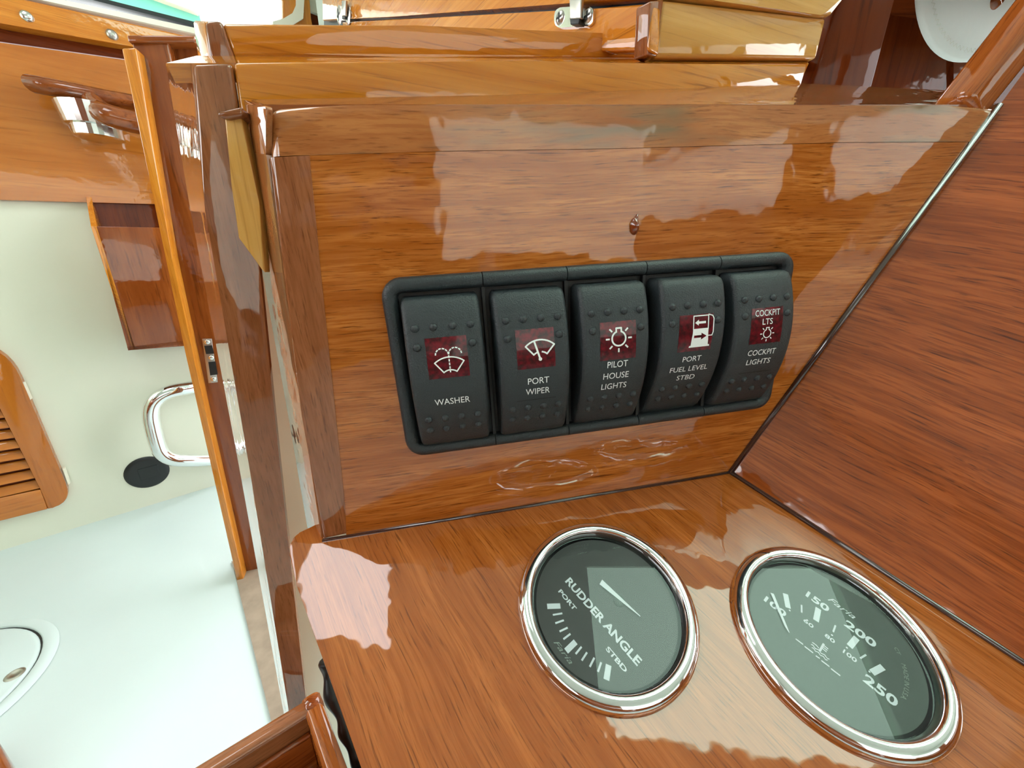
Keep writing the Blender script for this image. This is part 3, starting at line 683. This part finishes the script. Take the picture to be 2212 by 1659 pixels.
def dial2(pr, part):
    for s, x0, x1, y, h in (('100', -.71, -.45, -.225, .085), ('150', -.4, -.14, .28, .095), ('200', .04, .36, .28, .105), ('250', .38, .685, -.21, .115)):
        pr('lettering', fit_text(s, x0, x1, y, h, bold=.03))
    for s, x0, x1, y, h in (('60', -.29, -.18, -.08, .05), ('80', -.06, .045, -.055, .05), ('100', .14, .275, -.075, .055)):
        pr('lettering', fit_text(s, x0, x1, y, h, bold=.02))
    for a, b in (((-.57, .09), (-.47, -.07)), ((-.23, .24), (-.19, .05)), ((.19, .24), (.17, .06)), ((.48, .13), (.42, -.04))): pr('tick_mark', fill_rect(a, b, .062))
    for a, b in (((-.38, .11), (-.34, .01)), ((-.02, .19), (-.01, .08)), ((.32, .12), (.29, .02))): pr('tick_mark', fill_rect(a, b, .018))
    for p in ((-.445, -.085), (-.26, -.03), (-.005, .03), (.155, .02), (.40, -.05)):
        b = bmesh.new(); bmesh.ops.create_circle(b, cap_ends=True, radius=.011, segments=10)
        for v in b.verts: v.co.x += p[0]; v.co.y += p[1]
        pr('dot', b)
    bm = bmesh.new(); quad(bm, [(-.70, -.07), (-.665, -.05), (-.385, -.325), (-.405, -.345)]); quad(bm, [(-.405, -.345), (-.385, -.325), (-.335, -.375), (-.345, -.378)]); pr('needle', bm, M_['gprint'], .002, 'white tapered needle')
    for a, b in ((-.26, -.18), (-.16, -.07), (-.04, 0), (.02, .1), (.12, .21)): pr('dash', fill_rect((a, -.372), (b, -.364), .016))
    bm = bmesh.new()                                    # temperature symbol: thermometer over waves
    stroke(bm, [(-.03, -.16), (-.03, -.27)], .022)
    for y in (-.175, -.2, -.225): stroke(bm, [(-.03, y), (.02, y)], .012)
    for y, a, b in ((-.285, -.12, .07), (-.315, -.1, .06)):
        stroke(bm, [(a + (b - a) * i / 12, y + .008 * math.sin(i * 1.6)) for i in range(13)], .01)
    stroke(bm, [(-.12, -.25), (-.08, -.245), (-.05, -.255)], .01)
    pr('temperature_symbol', bm)
    pr('script_lettering', fit_text('Faria', -.2, .1, .455, .075, shear=.4), M_['gprint'])
    def arc_text(s, r, a0, a1, h):
        n = len(s)
        bm = fit_text(s, 0, 1, 0, h)
        for v in bm.verts:
            a = math.radians(a0 + (a1 - a0) * v.co.x); rr_ = r + v.co.y
            v.co = Vector((rr_ * math.cos(a), rr_ * math.sin(a), 0))
        return bm
    pr('lettering', arc_text('MADE IN U.S.A.', .69, 30, -5, .045), M_['fprint'])
    pr('lettering', arc_text('CT', .69, 44, 38, .04), M_['fprint'])
gauge('rudder_gauge', GC1, 'chrome gauge reading RUDDER ANGLE with black dial, set in teak shelf', M_['dial'], dial1)
gauge('temperature_gauge', GC2, 'chrome temperature gauge numbered 100 to 250, set in teak shelf', M_['dialg'], dial2)

# ================================================================== SWITCH PANEL
SM = frame(A0, UD, MN)
def at_panel(x, y, z=0): return SM @ Matrix.Translation((x * S, y * S, z * S))
bezM = at_panel(4.31, 2.44)
bz = thing('switch_frame_panel', 'black plastic bezel frame holding the five rocker switches', 'switch panel', bezM)
X0, X1, Y0, Y1 = 1.40 - 4.31, 7.22 - 4.31, 1.22 - 2.44, 3.665 - 2.44
RW, RH = .095, .17
def sweep(path, closed=False):
    """half-round bar swept along a flat path in the panel plane"""
    prof = [(-RW, 0)] + [(-RW * math.cos(math.radians(a)), .07 + (RH - .07) * math.sin(math.radians(a))) for a in range(0, 181, 20)] + [(RW, 0)]
    bm = bmesh.new(); rings = []
    for i, p in enumerate(path):
        p = Vector(p); t = (Vector(path[min(i + 1, len(path) - 1)]) - Vector(path[max(i - 1, 0)])).normalized(); n = Vector((-t.y, t.x))
        rings.append([bm.verts.new(((p.x + n.x * a) * S, (p.y + n.y * a) * S, z * S)) for a, z in prof])
    m = len(prof)
    for a, b in zip(rings, rings[1:]):
        for i in range(m): bm.faces.new((a[i], a[(i + 1) % m], b[(i + 1) % m], b[i]))
    bm.faces.new(rings[0][::-1]); bm.faces.new(rings[-1]); return bm
def join(*bms):
    r = bms[0]
    for b in bms[1:]:
        me = bpy.data.meshes.new('t'); b.to_mesh(me); b.free(); r.from_mesh(me); bpy.data.meshes.remove(me)
    return r
xl, xr, yb, yt = X0 + RW, X1 - RW, Y0 + RW, Y1 - RW
cr = .16
seam = [2.656 - 4.31, 3.76 - 4.31, 4.875 - 4.31, 5.985 - 4.31]; gp = .006
left = [(seam[0] - gp, yt)] + [(xl + cr + cr * math.cos(math.radians(a)), yt - cr + cr * math.sin(math.radians(a))) for a in range(90, 181, 15)] + [(xl + cr + cr * math.cos(math.radians(a)), yb + cr + cr * math.sin(math.radians(a))) for a in range(180, 271, 15)] + [(seam[0] - gp, yb)]
right = [(seam[3] + gp, yb)] + [(xr - cr + cr * math.cos(math.radians(a)), yb + cr + cr * math.sin(math.radians(a))) for a in range(-90, 1, 15)] + [(xr - cr + cr * math.cos(math.radians(a)), yt - cr + cr * math.sin(math.radians(a))) for a in range(0, 91, 15)] + [(seam[3] + gp, yt)]
for bm in [sweep(left)] + [sweep([(seam[i] + gp, yy), (seam[i + 1] - gp, yy)]) for i in range(3) for yy in (yt, yb)] + [sweep(right)]:
    o = mobj('frame_section', bm, M_['black'], bz, bezM); autosmooth(o.data, 50)
bm = prism_bm([((X0 + RW) * S, (Y0 + RW) * S), ((X1 - RW) * S, (Y0 + RW) * S), ((X1 - RW) * S, (Y1 - RW) * S), ((X0 + RW) * S, (Y1 - RW) * S)], .002 * S, .03 * S)
mobj('back_plate', bm, M_['recess'], bz, bezM)
for s_ in seam:
    mobj('divider', box_bm(s_ * S, 0, .05 * S, .05 * S, (yt - yb - .1) * S, .1 * S, .008 * S), M_['recess'], bz, bezM)
# ------------------------------------------------------------------ rockers
HW, HH = .475, 1.03
def zprof(y, tilt): return .49 - .27 * y * y + tilt * y
def rocker_bm(tilt):
    bm = bmesh.new(); ys = [-1.0, -.985, -.955, -.9] + [-.8 + .1 * i for i in range(17)] + [.9, .955, .985, 1.0]
    drop = {-1.0: .30, 1.0: .30, -.985: .06, .985: .06, -.955: .015, .955: .015}
    nar = {-1.0: .05, 1.0: .05, -.985: .03, .985: .03, -.955: .01, .955: .01}
    rings = []
    for f in ys:
        y = f * HH; z = zprof(y, tilt) - drop.get(f, 0); hw = HW - nar.get(f, 0); r = .07
        z = max(z, .05)
        sec = [(-hw - .01, .03)] + [(-hw + r - r * math.cos(math.radians(a)), z - r + r * math.sin(math.radians(a))) for a in (0, 22, 45, 68, 90)]
        sec = [(x, max(zz, .03)) for x, zz in sec]
        sec += [(0, z)] + [(-x, zz) for x, zz in sec[::-1]]
        rings.append([bm.verts.new((x * S, y * S, zz * S)) for x, zz in sec])
    m = len(rings[0])
    for a, b in zip(rings, rings[1:]):
        for i in range(m): bm.faces.new((a[i], a[(i + 1) % m], b[(i + 1) % m], b[i]))
    bm.faces.new(rings[0][::-1]); bm.faces.new(rings[-1]); return bm
bump_bm = bmesh.new(); bmesh.ops.create_uvsphere(bump_bm, u_segments=10, v_segments=6, radius=.052 * S)
for v in bump_bm.verts: v.co.z *= .75
bump_me = bpy.data.meshes.new('bump'); bump_bm.to_mesh(bump_me); bump_bm.free(); bump_me.materials.append(M_['rocker'])
for p in bump_me.polygons: p.use_smooth = True
def lay(bm, tilt, lift):
    # cut long faces so the flat print follows the curved face, then seat it
    for v in bm.verts: v.co = Vector((v.co.x * S, v.co.y * S, (zprof(v.co.y, tilt) + lift) * S))
    return bm
def ic_washer():
    bm = bmesh.new(); w = .016
    stroke(bm, arc(.03, .02, .29, 128, 52, 12), w); stroke(bm, arc(.03, .02, .13, 128, 52, 8), w)
    a, b = arc(.03, .02, .29, 128, 52, 12), arc(.03, .02, .13, 128, 52, 8)
    stroke(bm, [a[0], b[0]], w); stroke(bm, [a[-1], b[-1]], w)
    for k in range(6): stroke(bm, [(.03, .37 - k * .045), (.03, .37 - k * .045 - .022)], w)
    for sx in (-1, 1):
        p = arc(.03 + sx * .08, .34, .078, 90 - sx * 85, 90 + sx * 85, 11)
        for k in range(0, 11, 2): stroke(bm, [p[k], p[k + 1]], w)
    return bm
def ic_wiper():
    bm = bmesh.new(); w = .02
    a, b = arc(.07, .13, .28, 132, 48, 12), arc(.07, .13, .13, 132, 48, 8)
    stroke(bm, a, w); stroke(bm, b[:3], w); stroke(bm, b[5:], w); stroke(bm, [a[0], b[0]], w); stroke(bm, [a[-1], b[-1]], w)
    stroke(bm, [(.0, .39), (.06, .18)], w * 1.2); stroke(bm, arc(.065, .165, .012, 0, 360, 10), .022); return bm
def ic_light(cx, cy, k=1.0):
    bm = bmesh.new(); w = .022 * k
    stroke(bm, arc(cx, cy, .095 * k, 112, 428, 24), w)
    stroke(bm, [(cx - .035 * k, cy + .085 * k), (cx - .035 * k, cy + .135 * k), (cx + .035 * k, cy + .135 * k), (cx + .035 * k, cy + .085 * k)], w)
    for a in (0, 45, 135, 180, 225, 270, 315):
        c, s = math.cos(math.radians(a)), math.sin(math.radians(a)); stroke(bm, [(cx + c * .135 * k, cy + s * .135 * k), (cx + c * .175 * k, cy + s * .175 * k)], w)
    return bm
def ic_pump():
    bm = bmesh.new(); w = .014
    stroke(bm, [(-.03, .53), (.19, .53), (.19, .35), (-.03, .35)], w, closed=True)       # open window half
    # filled lower half with an arrow-shaped opening: built round the arrow
    quad(bm, [(-.035, .36), (.195, .36), (.195, .30), (-.035, .30)]); quad(bm, [(-.045, .205), (.205, .205), (.21, .13), (-.05, .13)])
    quad(bm, [(-.035, .30), (-.01, .30), (-.015, .205), (-.045, .205)]); quad(bm, [(.17, .30), (.195, .30), (.205, .205), (.175, .205)])
    quad(bm, [(-.01, .30), (.095, .30), (.095, .27), (-.01, .27)]); quad(bm, [(-.012, .235), (.095, .235), (.095, .205), (-.014, .205)])
    bm.faces.new([bm.verts.new((x, y, 0)) for x, y in ((.095, .30), (.17, .30), (.172, .255))]); bm.faces.new([bm.verts.new((x, y, 0)) for x, y in ((.095, .205), (.172, .25), (.174, .205))])
    quad(bm, [(-.07, .13), (.23, .13), (.235, .105), (-.075, .105)])
    quad(bm, [(.03, .455), (.15, .455), (.15, .425), (.03, .425)]); bm.faces.new([bm.verts.new((x, y, 0)) for x, y in ((-.01, .44), (.045, .48), (.045, .40))])
    stroke(bm, [(.19, .54), (.25, .52), (.27, .48), (.27, .30), (.255, .255), (.2, .255)], w)
    return bm
def rocker(i, label, tilt, lines, icons, groove):
    cx = 2.1 + 1.11 * i
    M = at_panel(cx, 2.40)
    r = thing('rocker_switch', label, 'switch', M, 'rocker switches in the black bezel')
    body = mobj('rocker', rocker_bm(tilt), M_['rocker'], r, M); autosmooth(body.data, 50)
    for y, xs in ((.67, (-.335, -.115, .115, .335)), (.45, (-.335, .335)), (-.52, (-.32, -.108, .108, .32)), (-.70, (-.32, -.108, .108, .32))):
        for x in xs: meobj('bump', bump_me, body, M @ Matrix.Translation((x * S, y * S, (zprof(y, tilt) - .004) * S)))
    # red lens
    bm = bmesh.new(); pl = rounded([(-.235, .05), (.265, .05), (.265, .55), (-.235, .55)], {0: .03, 1: .03, 2: .03, 3: .03}, 3)
    NB = 8; grid = [[bm.verts.new(((-.235 + .5 * a / NB) * S, (.05 + .5 * b / NB) * S, (zprof(.05 + .5 * b / NB, tilt) + .004) * S)) for a in range(NB + 1)] for b in range(NB + 1)]
    for b in range(NB):
        for a in range(NB):
            if (a, b) in (): continue
            bm.faces.new((grid[b][a], grid[b][a + 1], grid[b + 1][a + 1], grid[b + 1][a]))
    bmesh.ops.solidify(bm, geom=bm.faces[:], thickness=.012 * S)
    ln = mobj('lens_window', bm, M_['lens'], body, M, smooth=False, label='dark red indicator window')
    for s, x0, x1, y, h, sh_, par in lines:
        b = fit_text(s, x0, x1, y, h, shear=sh_); bmesh.ops.triangulate(b, faces=b.faces[:])
        mobj('lettering', lay(b, tilt, .009), M_['print'], ln if par else body, M)
    for b in icons: mobj('symbol', lay(b, tilt, .009), M_['print'], ln, M)
    if groove: mobj('groove', lay(fill_rect((-.26, -.40), (.28, -.40), .012), tilt, .002), M_['recess'], body, M)
rocker(0, 'black rocker switch printed WASHER under a red windscreen-spray symbol', .03, [('WASHER', -.21, .235, -.31, .088, 0, 0)], [ic_washer()], False)
rocker(1, 'black rocker switch printed PORT WIPER', .03, [('PORT', -.11, .175, -.165, .09, 0, 0), ('WIPER', -.14, .185, -.315, .09, 0, 0)], [ic_wiper()], True)
rocker(2, 'black rocker switch printed PILOT HOUSE LIGHTS', .08, [('PILOT', -.13, .16, -.06, .092, 0, 0), ('HOUSE', -.175, .19, -.225, .092, 0, 0), ('LIGHTS', -.185, .18, -.385, .092, 0, 0)], [ic_light(.02, .33)], False)
rocker(3, 'black rocker switch printed PORT FUEL LEVEL STBD with fuel pump symbol', .14, [('PORT', -.13, .15, -.10, .08, 0, 0), ('FUEL LEVEL', -.29, .29, -.25, .08, 0, 0), ('STBD', -.15, .13, -.39, .08, 0, 0)], [ic_pump()], False)
rocker(4, 'black rocker switch printed COCKPIT LIGHTS', .08, [('COCKPIT', -.22, .23, -.12, .085, 0, 0), ('LIGHTS', -.2, .19, -.265, .085, 0, 0), ('COCKPIT', -.18, .21, .44, .085, 0, 1), ('LTS', -.06, .10, .32, .085, 0, 1)], [ic_light(.03, .19, .62)], True)

# ================================================================== FOREGROUND TRAY, CABLE
zt = CAMZ - .165
PT = Plane((0, 0, zt), (0, 0, 1))
ty = thing('wooden_tray', 'dark glossy wooden tray corner with rounded rim, below the gauge shelf', 'tray', Matrix.Translation(PT.hit(690, 1500)))
c0 = PT.hit(688, 1490); cL = PT.hit(300, 1725); cR = PT.hit(790, 1760)
dl = (cL - c0).normalized(); dr = (cR - c0).normalized()
tw = .0065
def rail(name, a, b, d, inward, mat='stile'):
    slab(name, [a, b, b + inward * tw, a + inward * tw], ZH, .03, M_[mat], ty, bev=.0022, grain=d, seg=4, sel=[0, 2])
inl = dr; inr = dl
rail('rim', c0, cL, dl, dr)
rail('rim', c0, cR, dr, dl, 'shelf')
cpos = c0 + (dl + dr) * tw * .5
mobj('corner_cap', lathe_bm([(0, .0006), (tw * .35, .0004), (tw * .52, -.0008), (tw * .56, -.003), (tw * .56, -.02)], 20), M_['side'], ty, Matrix.Translation(cpos), smooth=True)
slab('tray_floor', [c0 + ZH * -.028, cL + ZH * -.028, cL + (cR - c0) + ZH * -.028, cR + ZH * -.028], ZH, .004, M_['dark'], ty, grain=dl)
slab('inner_bead', [c0 + (dl + dr) * tw - ZH * .009, cL + dr * tw - ZH * .009, cL + dr * tw * 1.3 - ZH * .009, c0 + (dl + dr * 1.3) * tw - ZH * .009], ZH, .02, M_['side'], ty, grain=dl, bev=.0006)
blk = [depth_pt(*p) for p in ((706, 1425, .165), (709, 1452, .165), (714, 1490, .163), (727, 1528, .162), (744, 1556, .16), (752, 1590, .158), (764, 1622, .156), (780, 1650, .154), (800, 1690, .152))]
n_ = len(smooth_path(blk))
cb = mobj('black_cable', tube_bm(smooth_path(blk), [.0028 + .0007 * math.sin(i * .35) for i in range(n_)], 12), M_['rubber'], None, smooth=True)
tag(cb, 'black rubber cable running under the left edge of the gauge shelf', 'cable')

# white base panel that carries the shelf down to the floor
ba, bb_ = PG.off(-.012).hit(668, 1240) + Vector((.006, 0, 0)), PG.off(-.012).hit(900, 1960) + Vector((.006, 0, 0))
nb = Vector((-(bb_ - ba).y, (bb_ - ba).x, 0)).normalized()
nb = nb if nb.x < 0 else -nb
tag(slab('wall_console_base', [ba, bb_, Vector((bb_.x, bb_.y, .001)), Vector((ba.x, ba.y, .001))], nb, .006, M_['white']), kind='structure')
